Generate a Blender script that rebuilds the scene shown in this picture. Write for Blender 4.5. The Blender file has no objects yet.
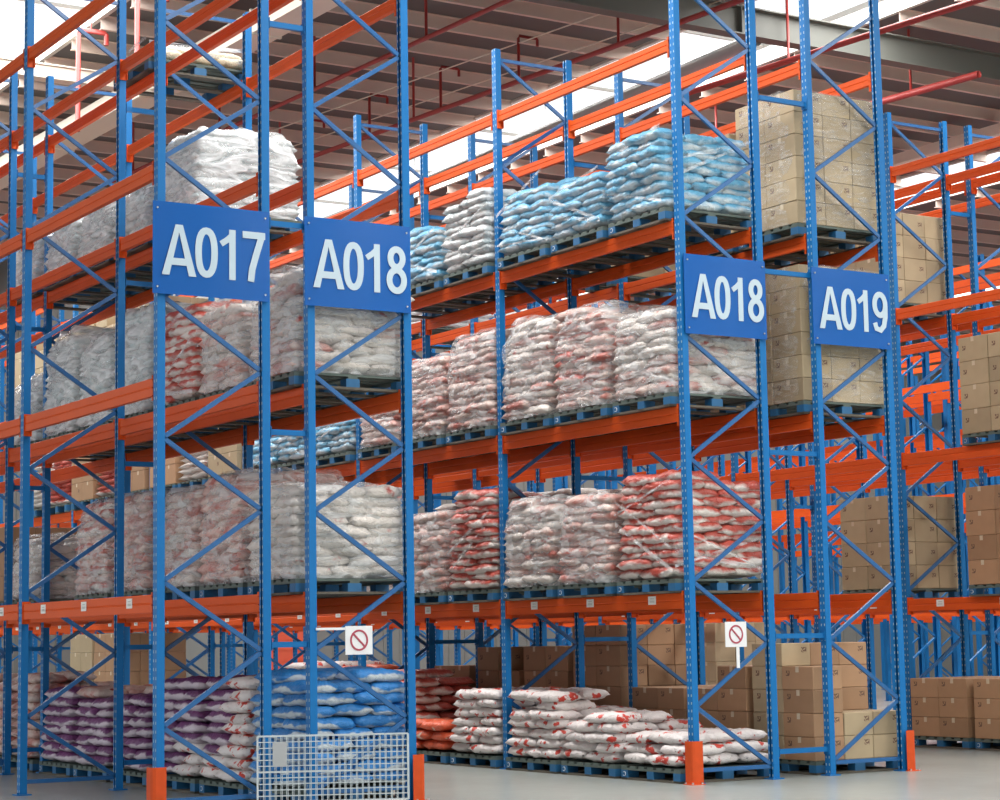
import bpy, math, random
from mathutils import Vector, Matrix, noise
rnd = random.Random(7)
S = bpy.context.scene
COL = S.collection
# ------------------------------------------------------------------ materials
def nodes(m):
    m.use_nodes = True
    return m.node_tree.nodes, m.node_tree.links
def N(nt, t, **kw):
    n = nt.new(t)
    for k, v in kw.items():
        if k in n.inputs: n.inputs[k].default_value = v
        else: setattr(n, k, v)
    return n
def math_n(nt, L, op, a, b=None, c=None):
    n = nt.new('ShaderNodeMath'); n.operation = op
    for i, v in enumerate((a, b, c)):
        if v is None: continue
        if isinstance(v, (int, float)): n.inputs[i].default_value = v
        else: L.new(v, n.inputs[i])
    return n.outputs[0]
def mixc(nt, L, f, a, b):
    n = nt.new('ShaderNodeMix'); n.data_type = 'RGBA'
    for i, v in ((0, f), (6, a), (7, b)):
        if isinstance(v, (int, float)): n.inputs[i].default_value = v
        elif isinstance(v, tuple): n.inputs[i].default_value = (*v, 1)
        else: L.new(v, n.inputs[i])
    return n.outputs[2]
def pbr(name, col, rough=.5, metal=0., nscale=0., namt=.08, bump=0., bscale=30., coat=0., spec=.5):
    m = bpy.data.materials.new(name); nt, L = nodes(m)
    p = nt['Principled BSDF']
    p.inputs['Base Color'].default_value = (*col, 1)
    p.inputs['Roughness'].default_value = rough; p.inputs['Metallic'].default_value = metal
    p.inputs['Coat Weight'].default_value = coat; p.inputs['Specular IOR Level'].default_value = spec
    if nscale:
        tc = nt.new('ShaderNodeTexCoord'); no = N(nt, 'ShaderNodeTexNoise', Scale=nscale, Detail=4.)
        L.new(tc.outputs['Object'], no.inputs['Vector'])
        c2 = tuple(max(0, c*(1-namt*3)) for c in col)
        L.new(mixc(nt, L, no.outputs['Fac'], col, c2), p.inputs['Base Color'])
    if bump:
        tc = nt.new('ShaderNodeTexCoord'); no = N(nt, 'ShaderNodeTexNoise', Scale=bscale, Detail=3.)
        L.new(tc.outputs['Object'], no.inputs['Vector'])
        b = N(nt, 'ShaderNodeBump', Strength=bump, Distance=.02)
        L.new(no.outputs['Fac'], b.inputs['Height']); L.new(b.outputs['Normal'], p.inputs['Normal'])
    return m
M = {}
BLUE = (.009, .16, .44)
M['blue'] = pbr('blue_painted_steel', BLUE, .42, 0, 3., .05, spec=.22)
M['blue_brace'] = pbr('blue_brace_steel', (.012, .12, .34), .3, 0, 5., .05, spec=.6)
M['orange'] = pbr('orange_painted_steel', (.80, .105, .014), .45, 0, 2.5, .06, spec=.2)
M['guard'] = pbr('orange_guard_paint', (.74, .095, .02), .5, 0, 12., .1, spec=.2)
M['galv'] = pbr('galvanised_steel', (.55, .56, .57), .4, .6)
M['sticker'] = pbr('white_label_paper', (.86, .84, .80), .6)
M['sign_blue'] = pbr('sign_blue', (.007, .105, .40), .22, 0, 0, bump=.03, bscale=3., spec=.25)
M['sign_white'] = pbr('sign_letter_white', (.50, .62, .70), .35)
M['white'] = pbr('white_plastic', (.82, .83, .85), .4)
M['ring'] = pbr('prohibition_red', (.42, .06, .10), .5)
M['red_pipe'] = pbr('red_pipe_paint', (.30, .03, .025), .4)
M['wire_white'] = pbr('pale_cage_wire', (.68, .74, .76), .35, .3)
M['purlin'] = pbr('purlin_grey', (.66, .54, .47), .6, 0, 1.5, .05)
M['roof'] = pbr('roof_sheet_grey', (.12, .12, .12), .7, 0, .5, .06)
M['girder'] = pbr('girder_grey', (.13, .135, .12), .55, 0, 1., .05)
M['duct'] = pbr('cream_duct', (.72, .66, .56), .5)
M['wall'] = pbr('wall_panel_grey', (.19, .19, .18), .6, 0, .6, .04)
M['wall_front'] = pbr('wall_panel_light', (.60, .60, .58), .6)
M['wall_dark'] = pbr('wall_panel_dark', (.22, .23, .22), .6)
M['door_red'] = pbr('red_door_paint', (.62, .09, .04), .5)
M['deck'] = pbr('weathered_deck_boards', (.13, .17, .15), .75, 0, 8., .15)
M['base'] = pbr('worn_runner_boards', (.15, .13, .10), .75, 0, 7., .15)
M['pallet_blue'] = pbr('blue_pallet_paint', (.02, .15, .34), .55, 0, 6., .12)
M['mark'] = pbr('pale_pallet_mark', (.7, .74, .8), .5)
M['pipe_grey'] = pbr('grey_pipe', (.34, .35, .34), .4)
M['bars'] = pbr('skylight_bars', (.55, .54, .5), .5)

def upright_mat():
    m = bpy.data.materials.new('blue_upright_with_painted_slot_glints'); nt, L = nodes(m); p = nt['Principled BSDF']
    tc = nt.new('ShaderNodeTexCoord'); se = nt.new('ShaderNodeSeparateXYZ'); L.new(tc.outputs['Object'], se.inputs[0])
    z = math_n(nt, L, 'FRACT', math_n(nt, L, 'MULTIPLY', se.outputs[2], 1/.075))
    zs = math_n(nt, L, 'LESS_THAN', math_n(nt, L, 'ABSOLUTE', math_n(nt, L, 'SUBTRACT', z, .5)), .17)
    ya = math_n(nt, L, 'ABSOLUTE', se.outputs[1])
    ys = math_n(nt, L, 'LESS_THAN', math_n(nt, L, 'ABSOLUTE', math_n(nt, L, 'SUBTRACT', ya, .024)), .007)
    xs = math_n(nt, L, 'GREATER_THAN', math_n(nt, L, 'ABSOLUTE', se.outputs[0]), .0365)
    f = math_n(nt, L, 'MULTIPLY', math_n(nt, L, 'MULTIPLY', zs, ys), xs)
    L.new(mixc(nt, L, f, BLUE, (.36, .48, .56)), p.inputs['Base Color'])  # slots drawn pale: light catching their edges, painted into the colour
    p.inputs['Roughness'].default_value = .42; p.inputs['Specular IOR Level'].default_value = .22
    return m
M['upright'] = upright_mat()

def sack_mat(name, base, prt, mode, scale=5., thr=.55, rough=.38, second=None, soft=.06, bumpy=.8):
    m = bpy.data.materials.new(name); nt, L = nodes(m); p = nt['Principled BSDF']
    tc = nt.new('ShaderNodeTexCoord'); oi = nt.new('ShaderNodeObjectInfo')
    ad = nt.new('ShaderNodeVectorMath'); ad.operation = 'ADD'
    cb = nt.new('ShaderNodeCombineXYZ')
    r = math_n(nt, L, 'MULTIPLY', oi.outputs['Random'], 37.)
    for i in range(3): L.new(r, cb.inputs[i])
    L.new(tc.outputs['Object'], ad.inputs[0]); L.new(cb.outputs[0], ad.inputs[1])
    no = N(nt, 'ShaderNodeTexNoise', Scale=scale, Detail=3.); L.new(ad.outputs[0], no.inputs['Vector'])
    se = nt.new('ShaderNodeSeparateXYZ'); L.new(tc.outputs['Object'], se.inputs[0])
    if mode == 'blotch':
        v = no.outputs['Fac']
    elif mode == 'side':      # print on the upper half, the seam side stays plain
        v = math_n(nt, L, 'ADD', no.outputs['Fac'], math_n(nt, L, 'MULTIPLY', math_n(nt, L, 'SUBTRACT', se.outputs[2], .058), 4.5))
    elif mode == 'band':
        a = math_n(nt, L, 'ABSOLUTE', se.outputs[0])
        v = math_n(nt, L, 'SUBTRACT', math_n(nt, L, 'ADD', no.outputs['Fac'], math_n(nt, L, 'MULTIPLY', se.outputs[2], 2.)), math_n(nt, L, 'MULTIPLY', a, .7))
    mr = N(nt, 'ShaderNodeMapRange'); L.new(v, mr.inputs[0])
    mr.inputs[1].default_value = thr-soft; mr.inputs[2].default_value = thr+soft
    col = mixc(nt, L, mr.outputs[0], base, prt)
    if second:
        n2 = N(nt, 'ShaderNodeTexNoise', Scale=scale*2.7, Detail=2.); L.new(ad.outputs[0], n2.inputs['Vector'])
        m2 = N(nt, 'ShaderNodeMapRange'); L.new(n2.outputs['Fac'], m2.inputs[0])
        m2.inputs[1].default_value = second[1]; m2.inputs[2].default_value = second[1]+.05
        col = mixc(nt, L, m2.outputs[0], col, second[0])
    br = math_n(nt, L, 'ADD', math_n(nt, L, 'MULTIPLY', oi.outputs['Random'], .25), .85)
    hs = nt.new('ShaderNodeHueSaturation'); L.new(col, hs.inputs['Color']); L.new(br, hs.inputs['Value'])
    L.new(hs.outputs[0], p.inputs['Base Color'])
    p.inputs['Roughness'].default_value = rough
    nb = N(nt, 'ShaderNodeTexNoise', Scale=14., Detail=4., Distortion=1.2); L.new(ad.outputs[0], nb.inputs['Vector'])
    b = N(nt, 'ShaderNodeBump', Strength=bumpy, Distance=.03)
    L.new(nb.outputs['Fac'], b.inputs['Height']); L.new(b.outputs['Normal'], p.inputs['Normal'])
    return m
SACK = {
 'pink': sack_mat('sack_white_with_faded_red_print', (.74, .60, .54), (.50, .15, .12), 'blotch', 4.5, .53, .3, ((.42, .06, .05), .68), .13),
 'red': sack_mat('sack_white_with_red_band', (.76, .69, .64), (.52, .085, .06), 'side', 4., .53, .3, None, .08),
 'plain': sack_mat('sack_grey_white', (.70, .64, .59), (.50, .10, .08), 'blotch', 6., .68, .3, None, .04),
 'skyblue': sack_mat('sack_white_with_pale_blue', (.66, .73, .76), (.13, .40, .60), 'side', 4., .47, .3, None, .12),
 'silver': sack_mat('sack_silvery_white', (.72, .75, .75), (.42, .52, .54), 'blotch', 5., .6, .25, None, .15),
 'purple': sack_mat('sack_lilac_white_with_purple', (.62, .54, .60), (.15, .035, .14), 'side', 3.5, .58, .4, None, .04),
 'blue': sack_mat('sack_white_with_blue_print', (.62, .68, .72), (.03, .23, .60), 'side', 3.5, .48, .4, None, .04),
 'blotch': sack_mat('sack_white_with_bold_red_marks', (.78, .72, .70), (.60, .05, .03), 'blotch', 7., .60, .4, ((.12, .09, .09), .70), .015),
 'orange': sack_mat('sack_orange_red', (.72, .12, .05), (.78, .62, .52), 'blotch', 5., .66, .35, None, .03),
 'cream': sack_mat('sack_cream', (.70, .60, .42), (.4, .3, .2), 'blotch', 5., .66, .5),
}
def carton_mat(name, base):
    m = bpy.data.materials.new(name); nt, L = nodes(m); p = nt['Principled BSDF']
    tc = nt.new('ShaderNodeTexCoord'); oi = nt.new('ShaderNodeObjectInfo')
    se = nt.new('ShaderNodeSeparateXYZ'); L.new(tc.outputs['Object'], se.inputs[0])
    no = N(nt, 'ShaderNodeTexNoise', Scale=6., Detail=3.); L.new(tc.outputs['Object'], no.inputs['Vector'])
    c = mixc(nt, L, no.outputs['Fac'], base, tuple(x*.8 for x in base))
    a = math_n(nt, L, 'LESS_THAN', math_n(nt, L, 'ABSOLUTE', math_n(nt, L, 'SUBTRACT', se.outputs[1], .15)), .03)
    a2 = math_n(nt, L, 'LESS_THAN', math_n(nt, L, 'ABSOLUTE', math_n(nt, L, 'SUBTRACT', se.outputs[0], .11)), .035)
    z = math_n(nt, L, 'LESS_THAN', math_n(nt, L, 'ABSOLUTE', math_n(nt, L, 'SUBTRACT', se.outputs[2], .17)), .028)
    gx = math_n(nt, L, 'MULTIPLY', math_n(nt, L, 'MAXIMUM', a, a2), z)
    n2 = N(nt, 'ShaderNodeTexNoise', Scale=45., Detail=1.); L.new(tc.outputs['Object'], n2.inputs['Vector'])
    g = math_n(nt, L, 'MULTIPLY', gx, math_n(nt, L, 'GREATER_THAN', n2.outputs['Fac'], .45))
    c = mixc(nt, L, g, c, (.16, .09, .06))
    br = math_n(nt, L, 'ADD', math_n(nt, L, 'MULTIPLY', oi.outputs['Random'], .3), .82)
    hs = nt.new('ShaderNodeHueSaturation'); L.new(c, hs.inputs['Color']); L.new(br, hs.inputs['Value'])
    L.new(hs.outputs[0], p.inputs['Base Color']); p.inputs['Roughness'].default_value = .7
    return m
CARTON = {'brown': carton_mat('brown_cardboard', (.46, .27, .15)), 'tan': carton_mat('tan_cardboard', (.48, .37, .23))}
M['tape'] = pbr('pale_packing_tape', (.62, .52, .38), .35)
def film_mat(name, op, sc=3.):
    m = bpy.data.materials.new(name); nt, L = nodes(m); p = nt['Principled BSDF']
    p.inputs['Base Color'].default_value = (.86, .89, .90, 1); p.inputs['Roughness'].default_value = .2 if op < .5 else .12
    tc = nt.new('ShaderNodeTexCoord'); mp = N(nt, 'ShaderNodeMapping'); L.new(tc.outputs['Object'], mp.inputs[0])
    mp.inputs['Scale'].default_value = (1, 1, 3.2); mp.inputs['Rotation'].default_value = (.4, .3, 0)
    no = N(nt, 'ShaderNodeTexNoise', Scale=sc, Detail=5., Distortion=1.5); L.new(mp.outputs[0], no.inputs['Vector'])
    mr = N(nt, 'ShaderNodeMapRange'); L.new(no.outputs['Fac'], mr.inputs[0])
    mr.inputs[1].default_value = .42; mr.inputs[2].default_value = .68; mr.inputs[3].default_value = op*.35; mr.inputs[4].default_value = min(1, op*1.8)
    b = N(nt, 'ShaderNodeBump', Strength=.9, Distance=.05); L.new(no.outputs['Fac'], b.inputs['Height']); L.new(b.outputs['Normal'], p.inputs['Normal'])
    tr = nt.new('ShaderNodeBsdfTransparent'); mx = nt.new('ShaderNodeMixShader')
    L.new(mr.outputs[0], mx.inputs[0]); L.new(tr.outputs[0], mx.inputs[1]); L.new(p.outputs[0], mx.inputs[2])
    L.new(mx.outputs[0], nt['Material Output'].inputs[0])
    return m
M['film'] = film_mat('clear_stretch_film', .38)
M['film_light'] = film_mat('thin_stretch_film', .16, 5.)
M['film_pink'] = film_mat('wrinkled_stretch_film', .30, 3.2)
M['film_heavy'] = film_mat('layered_stretch_film', .8, 2.6)
def glazing_mat():
    m = bpy.data.materials.new('skylight_sheet'); nt, L = nodes(m); p = nt['Principled BSDF']
    p.inputs['Base Color'].default_value = (.95, .95, .95, 1); p.inputs['Roughness'].default_value = .2
    tr = nt.new('ShaderNodeBsdfTransparent'); mx = nt.new('ShaderNodeMixShader'); mx.inputs[0].default_value = .06
    L.new(tr.outputs[0], mx.inputs[1]); L.new(p.outputs[0], mx.inputs[2]); L.new(mx.outputs[0], nt['Material Output'].inputs[0])
    return m
M['glazing'] = glazing_mat()
def floor_mat():
    m = bpy.data.materials.new('polished_concrete'); nt, L = nodes(m); p = nt['Principled BSDF']
    tc = nt.new('ShaderNodeTexCoord')
    a = N(nt, 'ShaderNodeTexNoise', Scale=.6, Detail=6.); L.new(tc.outputs['Object'], a.inputs['Vector'])
    b = N(nt, 'ShaderNodeTexNoise', Scale=7., Detail=5.); L.new(tc.outputs['Object'], b.inputs['Vector'])
    c = mixc(nt, L, a.outputs['Fac'], (.42, .45, .41), (.26, .29, .275))
    c = mixc(nt, L, math_n(nt, L, 'MULTIPLY', b.outputs['Fac'], .5), c, (.30, .30, .28))
    L.new(c, p.inputs['Base Color']); p.inputs['Roughness'].default_value = .26
    bu = N(nt, 'ShaderNodeBump', Strength=.15, Distance=.01); L.new(b.outputs['Fac'], bu.inputs['Height']); L.new(bu.outputs['Normal'], p.inputs['Normal'])
    return m
M['floor'] = floor_mat()
# ------------------------------------------------------------------ mesh builder
class MB:
    def __init__(s): s.v = []; s.f = []; s.m = []; s.sm = []
    def add(s, vs, fs, mi=0, smooth=False):
        o = len(s.v); s.v += [tuple(v) for v in vs]
        for f in fs: s.f.append(tuple(i+o for i in f)); s.m.append(mi); s.sm.append(smooth)
    def box(s, x0, x1, y0, y1, z0, z1, mi=0):
        s.add([(x0,y0,z0),(x1,y0,z0),(x1,y1,z0),(x0,y1,z0),(x0,y0,z1),(x1,y0,z1),(x1,y1,z1),(x0,y1,z1)],
              [(0,3,2,1),(4,5,6,7),(0,1,5,4),(1,2,6,5),(2,3,7,6),(3,0,4,7)], mi)
    def prism(s, poly, axis, a, b, mi=0):
        n = len(poly)
        def P(p, t):
            return (t, p[0], p[1]) if axis == 'x' else (p[0], t, p[1]) if axis == 'y' else (p[0], p[1], t)
        vs = [P(p, a) for p in poly]+[P(p, b) for p in poly]
        fs = [(i, (i+1) % n, n+(i+1) % n, n+i) for i in range(n)]+[tuple(range(n))[::-1], tuple(range(n, 2*n))]
        s.add(vs, fs, mi)
    def bar(s, p0, p1, w, d, up=(0, 0, 1), mi=0):
        p0, p1 = Vector(p0), Vector(p1); t = (p1-p0).normalized(); u = Vector(up)
        if abs(t.dot(u)) > .95: u = Vector((0, 1, 0))
        a = t.cross(u).normalized()*w/2; b = t.cross(a).normalized()*d/2
        vs = [p+q for p in (p0, p1) for q in (-a-b, a-b, a+b, -a+b)]
        s.add(vs, [(0,1,2,3),(7,6,5,4),(0,4,5,1),(1,5,6,2),(2,6,7,3),(3,7,4,0)], mi)
    def tube(s, pts, r, n=8, mi=0):
        pts = [Vector(p) for p in pts]; rings = []
        for i, p in enumerate(pts):
            t = (pts[min(i+1, len(pts)-1)]-pts[max(i-1, 0)]).normalized()
            u = Vector((0, 0, 1)) if abs(t.z) < .9 else Vector((1, 0, 0))
            a = t.cross(u).normalized(); b = t.cross(a)
            rings.append([p+(a*math.cos(k*2*math.pi/n)+b*math.sin(k*2*math.pi/n))*r for k in range(n)])
        vs = [v for R in rings for v in R]; fs = []
        for i in range(len(pts)-1):
            for k in range(n):
                fs.append((i*n+k, i*n+(k+1) % n, (i+1)*n+(k+1) % n, (i+1)*n+k))
        fs += [tuple(range(n)), tuple(range((len(pts)-1)*n, len(pts)*n))[::-1]]
        s.add(vs, fs, mi, True)
    def mesh(s, name, mats):
        me = bpy.data.meshes.new(name); me.from_pydata(s.v, [], s.f); me.update()
        for m in mats: me.materials.append(m)
        for p, mi, sm in zip(me.polygons, s.m, s.sm): p.material_index = mi; p.use_smooth = sm
        return me
def link(name, data, parent=None, loc=(0, 0, 0), rot=None):
    o = bpy.data.objects.new(name, data); COL.objects.link(o)
    o.location = loc
    if rot: o.rotation_euler = rot
    if parent: o.parent = parent
    return o
def tag(o, label=None, cat=None, group=None, kind=None):
    if label: o['label'] = label
    if cat: o['category'] = cat
    if group: o['group'] = group
    if kind: o['kind'] = kind
    return o
def struct(name, me, loc=(0, 0, 0)):
    return tag(link(name, me, None, loc), kind='structure')
def copy_tree(o, parent=None):
    c = o.copy(); COL.objects.link(c); c.parent = parent
    for ch in o.children: copy_tree(ch, c)
    return c
ORD = ['first','second','third','fourth','fifth','sixth','seventh','eighth','ninth','tenth','eleventh','twelfth','thirteenth','fourteenth']
# ------------------------------------------------------------------ measured layout
PITCH = 3.4392; DEP = 1.0
LEV = [0., 1.8759, 3.749, 5.6491, 7.5436]
BH = [0, .155, .155, .135, .12]
Y2 = -.1255
W = 5.5856; G3 = W+6.1135
ROWS = {  # x of the first upright, y origin, bays (first,last+1), mirrored, label text
 'AB': (0., 0., 0, 4, False, 'row signed A017'),
 'CD': (1.4508, 0., 0, 4, True, 'left row signed A018'),
 'EF': (W, Y2, 0, 7, False, 'right row signed A018'),
 'GH': (W+1.7489, Y2, 0, 7, True, 'row signed A019'),
 'IJ': (G3, Y2, 0, 8, False, 'first row beyond A019'),
 'KL': (G3+1.4697, Y2, 0, 8, True, 'second row beyond A019'),
}
GAPS = [('AB', 'CD', 'between the A017 and left A018 rows'), ('EF', 'GH', 'between the right A018 and A019 rows'), ('IJ', 'KL', 'between the two rows beyond A019')]
LNAME = ['floor', 'level one', 'level two', 'level three', 'level four']
# ------------------------------------------------------------------ rack parts
FH = 8.3
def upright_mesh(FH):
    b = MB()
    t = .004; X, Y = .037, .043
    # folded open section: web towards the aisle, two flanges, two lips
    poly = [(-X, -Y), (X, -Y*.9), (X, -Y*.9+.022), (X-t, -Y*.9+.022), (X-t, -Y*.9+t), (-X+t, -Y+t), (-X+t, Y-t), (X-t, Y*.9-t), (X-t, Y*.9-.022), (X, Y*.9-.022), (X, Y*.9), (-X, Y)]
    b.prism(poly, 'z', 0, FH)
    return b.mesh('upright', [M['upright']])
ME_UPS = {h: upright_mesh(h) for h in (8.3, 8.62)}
b = MB(); b.box(-.075, .075, -.07, .07, 0, .012); b.tube([(-.058, -.052, .01), (-.058, -.052, .03)], .012, 6); b.tube([(.058, .052, .01), (.058, .052, .03)], .012, 6)
ME_FOOT = b.mesh('foot_plate', [M['blue']])
def brace_mesh(x0, z0, x1, z1):
    b = MB(); b.bar((x0, -.012, z0), (x1, -.012, z1), .037, .005, up=(0, 1, 0))
    d = Vector((x1-x0, 0, z1-z0)).normalized(); n = Vector((-d.z, 0, d.x))
    # folded edges of the channel
    for s_ in (1, -1):
        o = n*(.0185*s_)
        b.bar(Vector((x0, .0, z0))+o, Vector((x1, .0, z1))+o, .004, .026, up=(0, 1, 0))
    b.tube([(x0, -.02, z0), (x0, .02, z0)], .012, 6); b.tube([(x1, -.02, z1), (x1, .02, z1)], .012, 6)
    return b.mesh('brace', [M['blue_brace']])
A_ = .75; B_ = .14; ST = 1.236
def make_frame(mirror, FH=8.3):
    ME_UP = ME_UPS[FH]
    root = link('rack_upright', None)
    o0, o1 = (0., DEP) if not mirror else (DEP, 0.)      # outer, inner
    for x, flip in ((0., False), (DEP, True)):
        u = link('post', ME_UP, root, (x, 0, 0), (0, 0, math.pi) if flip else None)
        link('foot_plate', ME_FOOT, root, (x, 0, 0))
    xi = o1+(.03 if mirror else -.03); xo = o0+(-.03 if mirror else .03)
    up = brace_mesh(xi, 0, xo, A_-B_); dn = brace_mesh(xo, 0, xi, ST-(A_-B_))
    z = B_
    while z+.62 < FH-.1:
        link('diagonal_brace', up, root, (0, 0, z))
        if z+ST < FH-.05: link('diagonal_brace', dn, root, (0, 0, z+A_-B_))
        z += ST
    h = brace_mesh(.03, 0, DEP-.03, 0)
    for z in (.13, FH-.12): link('horizontal_brace', h, root, (0, 0, z))
    return root
def far_frame_mesh():
    b = MB()
    for x, s_ in ((0., 1), (DEP, -1)):
        b.box(x-.045, x+.045, -.048, -.044, 0, FH); b.box(x-.045, x+.045, .044, .048, 0, FH)
        b.box(x-.045*s_-.002, x-.045*s_+.002, -.048, .048, 0, FH); b.box(x-.075, x+.075, -.07, .07, 0, .012)
    z = B_
    while z+.62 < FH-.1:
        b.bar((DEP-.03, 0, z), (.03, 0, z+.61), .03, .045, up=(0, 1, 0)); z += .61
        if z+.62 < FH: b.bar((.03, 0, z), (DEP-.03, 0, z+.62), .03, .045, up=(0, 1, 0))
        z += .626
    b.bar((.03, 0, .13), (DEP-.03, 0, .13), .03, .045, up=(0, 1, 0))
    return b.mesh('far_upright_frame', [M['blue']])
BL = PITCH-.10
def beam_mesh(lv):
    h = BH[lv]; b = MB(); d = .025
    # stepped box section with a rolled groove, top edge at z = 0
    poly = [(-d, -h), (d, -h), (d, -h*.56), (d-.006, -h*.50), (d, -h*.44), (d, -.004), (d-.004, 0), (-d+.004, 0), (-d, -.004), (-d, -h*.44), (-d+.006, -h*.50), (-d, -h*.56)]
    b.prism(poly, 'y', 0, BL)
    return b.mesh('pallet_beam', [M['orange']])
ME_BEAM = [None]+[beam_mesh(l) for l in range(1, 5)]
b = MB(); b.box(-.036, .036, -.006, .004, -.20, .02); b.box(-.036, -.030, -.006, .03, -.20, .02)
for z in (-.02, -.09, -.16): b.tube([(-.045, .004, z), (-.034, .004, z)], .008, 6)
ME_PLATE = b.mesh('end_plate', [M['orange']])
b = MB(); b.box(-.002, .002, -.065, .065, -.043, .043, 0)
for k in range(9): b.box(-.0035, .0035, -.040+k*.009, -.036+k*.009+.001*(k % 2), -.022, .000, 1)
b.box(-.0035, .0035, -.035, .03, .012, .022, 1)
ME_STICK = b.mesh('location_label', [M['sticker'], pbr('label_print', (.6, .58, .56), .6)])
def make_beam(lv, side):
    """side -1: stickers and plate hooks toward -X, +1: toward +X"""
    root = link('pallet_beam', ME_BEAM[lv])
    for y, r in ((.006, 0), (BL-.006, math.pi)):
        link('end_plate', ME_PLATE, root, (0, y, 0), (0, 0, r))
    return root
def place_rack():
    protos_f = {}
    FACE = {False: ('aisle side', 'inner side'), True: ('inner side', 'aisle side')}
    for key, (x, y0, b0, b1, mir, txt) in ROWS.items():
        for k in range(b0, b1+1):
            kf = (mir, 8.62 if k == 0 else 8.3)
            if kf not in protos_f: r = protos_f[kf] = make_frame(*kf)
            else: r = copy_tree(protos_f[kf])
            r.location = (x, y0+k*PITCH, 0)
            tag(r, 'blue braced upright frame, %s from the near end of the %s' % (ORD[k], txt), 'rack frame', 'upright frames of the '+txt)
    protos = {}
    for key, (x, y0, b0, b1, mir, txt) in ROWS.items():
        for lv in range(1, 5):
            for fi in (0, 1):
                outer = (fi == 1) == mir
                for k in range(b0, b1):
                    kk = (lv, outer and lv == 1, fi)
                    if kk not in protos:
                        r = make_beam(lv, fi)
                        if kk[1]:
                            for yy in (.55, 1.66, 2.75): link('location_label', ME_STICK, r, (-.0275 if fi == 0 else .0275, yy, -.065))
                        protos[kk] = r
                    else: r = copy_tree(protos[kk])
                    r.location = (x+fi*DEP, y0+k*PITCH+.05, LEV[lv])
                    tag(r, 'orange beam, %s, %s, %s bay of the %s' % (LNAME[lv], FACE[mir][fi], ORD[k], txt), 'pallet beam', 'orange beams of the '+txt)
    n = 0
    for a, c, txt in GAPS:
        xa = ROWS[a][0]+DEP+.045; xc = ROWS[c][0]-.045; y0 = ROWS[a][1]
        b = MB(); b.box(xa-xa, xc-xa, -.02, .02, -.025, .025); b.box(0, .006, -.04, .04, -.05, .05); b.box(xc-xa-.006, xc-xa, -.04, .04, -.05, .05)
        me = b.mesh('row_spacer', [M['blue']])
        for k in range(ROWS[a][2], ROWS[a][3]+1):
            for z, zn in ((.27, 'ankle height'), (1.43, 'chest height'), (3.31, 'above level one'), (5.2, 'above level two'), (7.05, 'above level three')):
                o = link('row_spacer', me, None, (xa, y0+k*PITCH, z))
                tag(o, 'short blue spacer at %s, %s frame %s' % (zn, ORD[k], txt), 'row spacer', 'row spacers '+txt)
place_rack()
# racks further away across the aisles
FARF = far_frame_mesh()
fb = MB()
FAR = [(W+12.25, 'third'), (W+13.72, 'fourth'), (W+18.4, 'fifth'), (W+19.87, 'sixth'), (W+24.6, 'seventh'), (W+26.1, 'eighth')]
for i, (x, nm) in enumerate(FAR):
    for k in range(1, 9):
        o = link('rack_upright', FARF, None, (x, Y2+k*PITCH, 0))
        tag(o, 'distant blue upright frame, %s in the %s row beyond A019' % (ORD[k-1], nm), 'rack frame', 'distant upright frames')
        if k < 8:
            for lv in range(1, 5):
                for xx in (0, DEP): fb.box(x+xx-.025, x+xx+.025, Y2+k*PITCH+.05, Y2+(k+1)*PITCH-.05, LEV[lv]-BH[lv], LEV[lv])
for nm, a, c in (('EF', 7, 8), ('GH', 7, 8)):
    x, y0 = ROWS[nm][:2]
    for k in range(a, c):
        for lv in range(1, 5):
            for xx in (0, DEP): fb.box(x+xx-.025, x+xx+.025, y0+k*PITCH+.05, y0+(k+1)*PITCH-.05, LEV[lv]-BH[lv], LEV[lv])
    o = link('rack_upright', FARF, None, (x, y0+c*PITCH, 0))
    tag(o, 'blue upright frame closing the far end of the '+ROWS[nm][5], 'rack frame', 'distant upright frames')
tag(link('distant_pallet_beams', fb.mesh('distant_pallet_beams', [M['orange']])), 'orange beams of the far racks behind the nearer rows', 'pallet beams', None, 'stuff')
# ------------------------------------------------------------------ guards
def guard(x, y, mirror, label):
    b = MB(); s_ = -1 if mirror else 1; t = .007; H = .42; R_ = .035
    poly = [(-.10*s_, .02), (-.10*s_, -.10+R_), ((-.10+R_*.3)*s_, -.10+R_*.3), ((-.10+R_)*s_, -.10), (.03*s_, -.10), (.03*s_, -.10+t), ((-.10+R_)*s_, -.10+t), ((-.10+R_*.3+t*.7)*s_, -.10+R_*.3+t*.7), ((-.10+t)*s_, -.10+R_), ((-.10+t)*s_, .02)]
    if mirror: poly = poly[::-1]
    b.prism(poly, 'z', 0.004, H)
    b.box(min(-.13*s_, .03*s_), max(-.13*s_, .03*s_), -.13, .02, 0, .008)
    o = link('upright_guard', b.mesh('upright_guard', [M['guard']]), None, (x, y, 0))
    for xx, yy in ((-.115*s_, -.115), (0, -.115), (-.115*s_, 0)):
        q = MB(); q.tube([(xx, yy, .006), (xx, yy, .024)], .010, 6); link('anchor_bolt', q.mesh('anchor_bolt', [M['galv']]), o)
    tag(o, label, 'rack guard', 'orange upright guards')
guard(0, 0, False, 'orange steel guard at the outer foot of the A017 end frame')
guard(2.4508, 0, True, 'orange guard at the foot right of the wire cage')
guard(W, Y2, False, 'orange guard on the foot below the right A018 sign')
guard(W+2.7489, Y2, True, 'orange guard at the outer foot of the A019 end frame')
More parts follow.
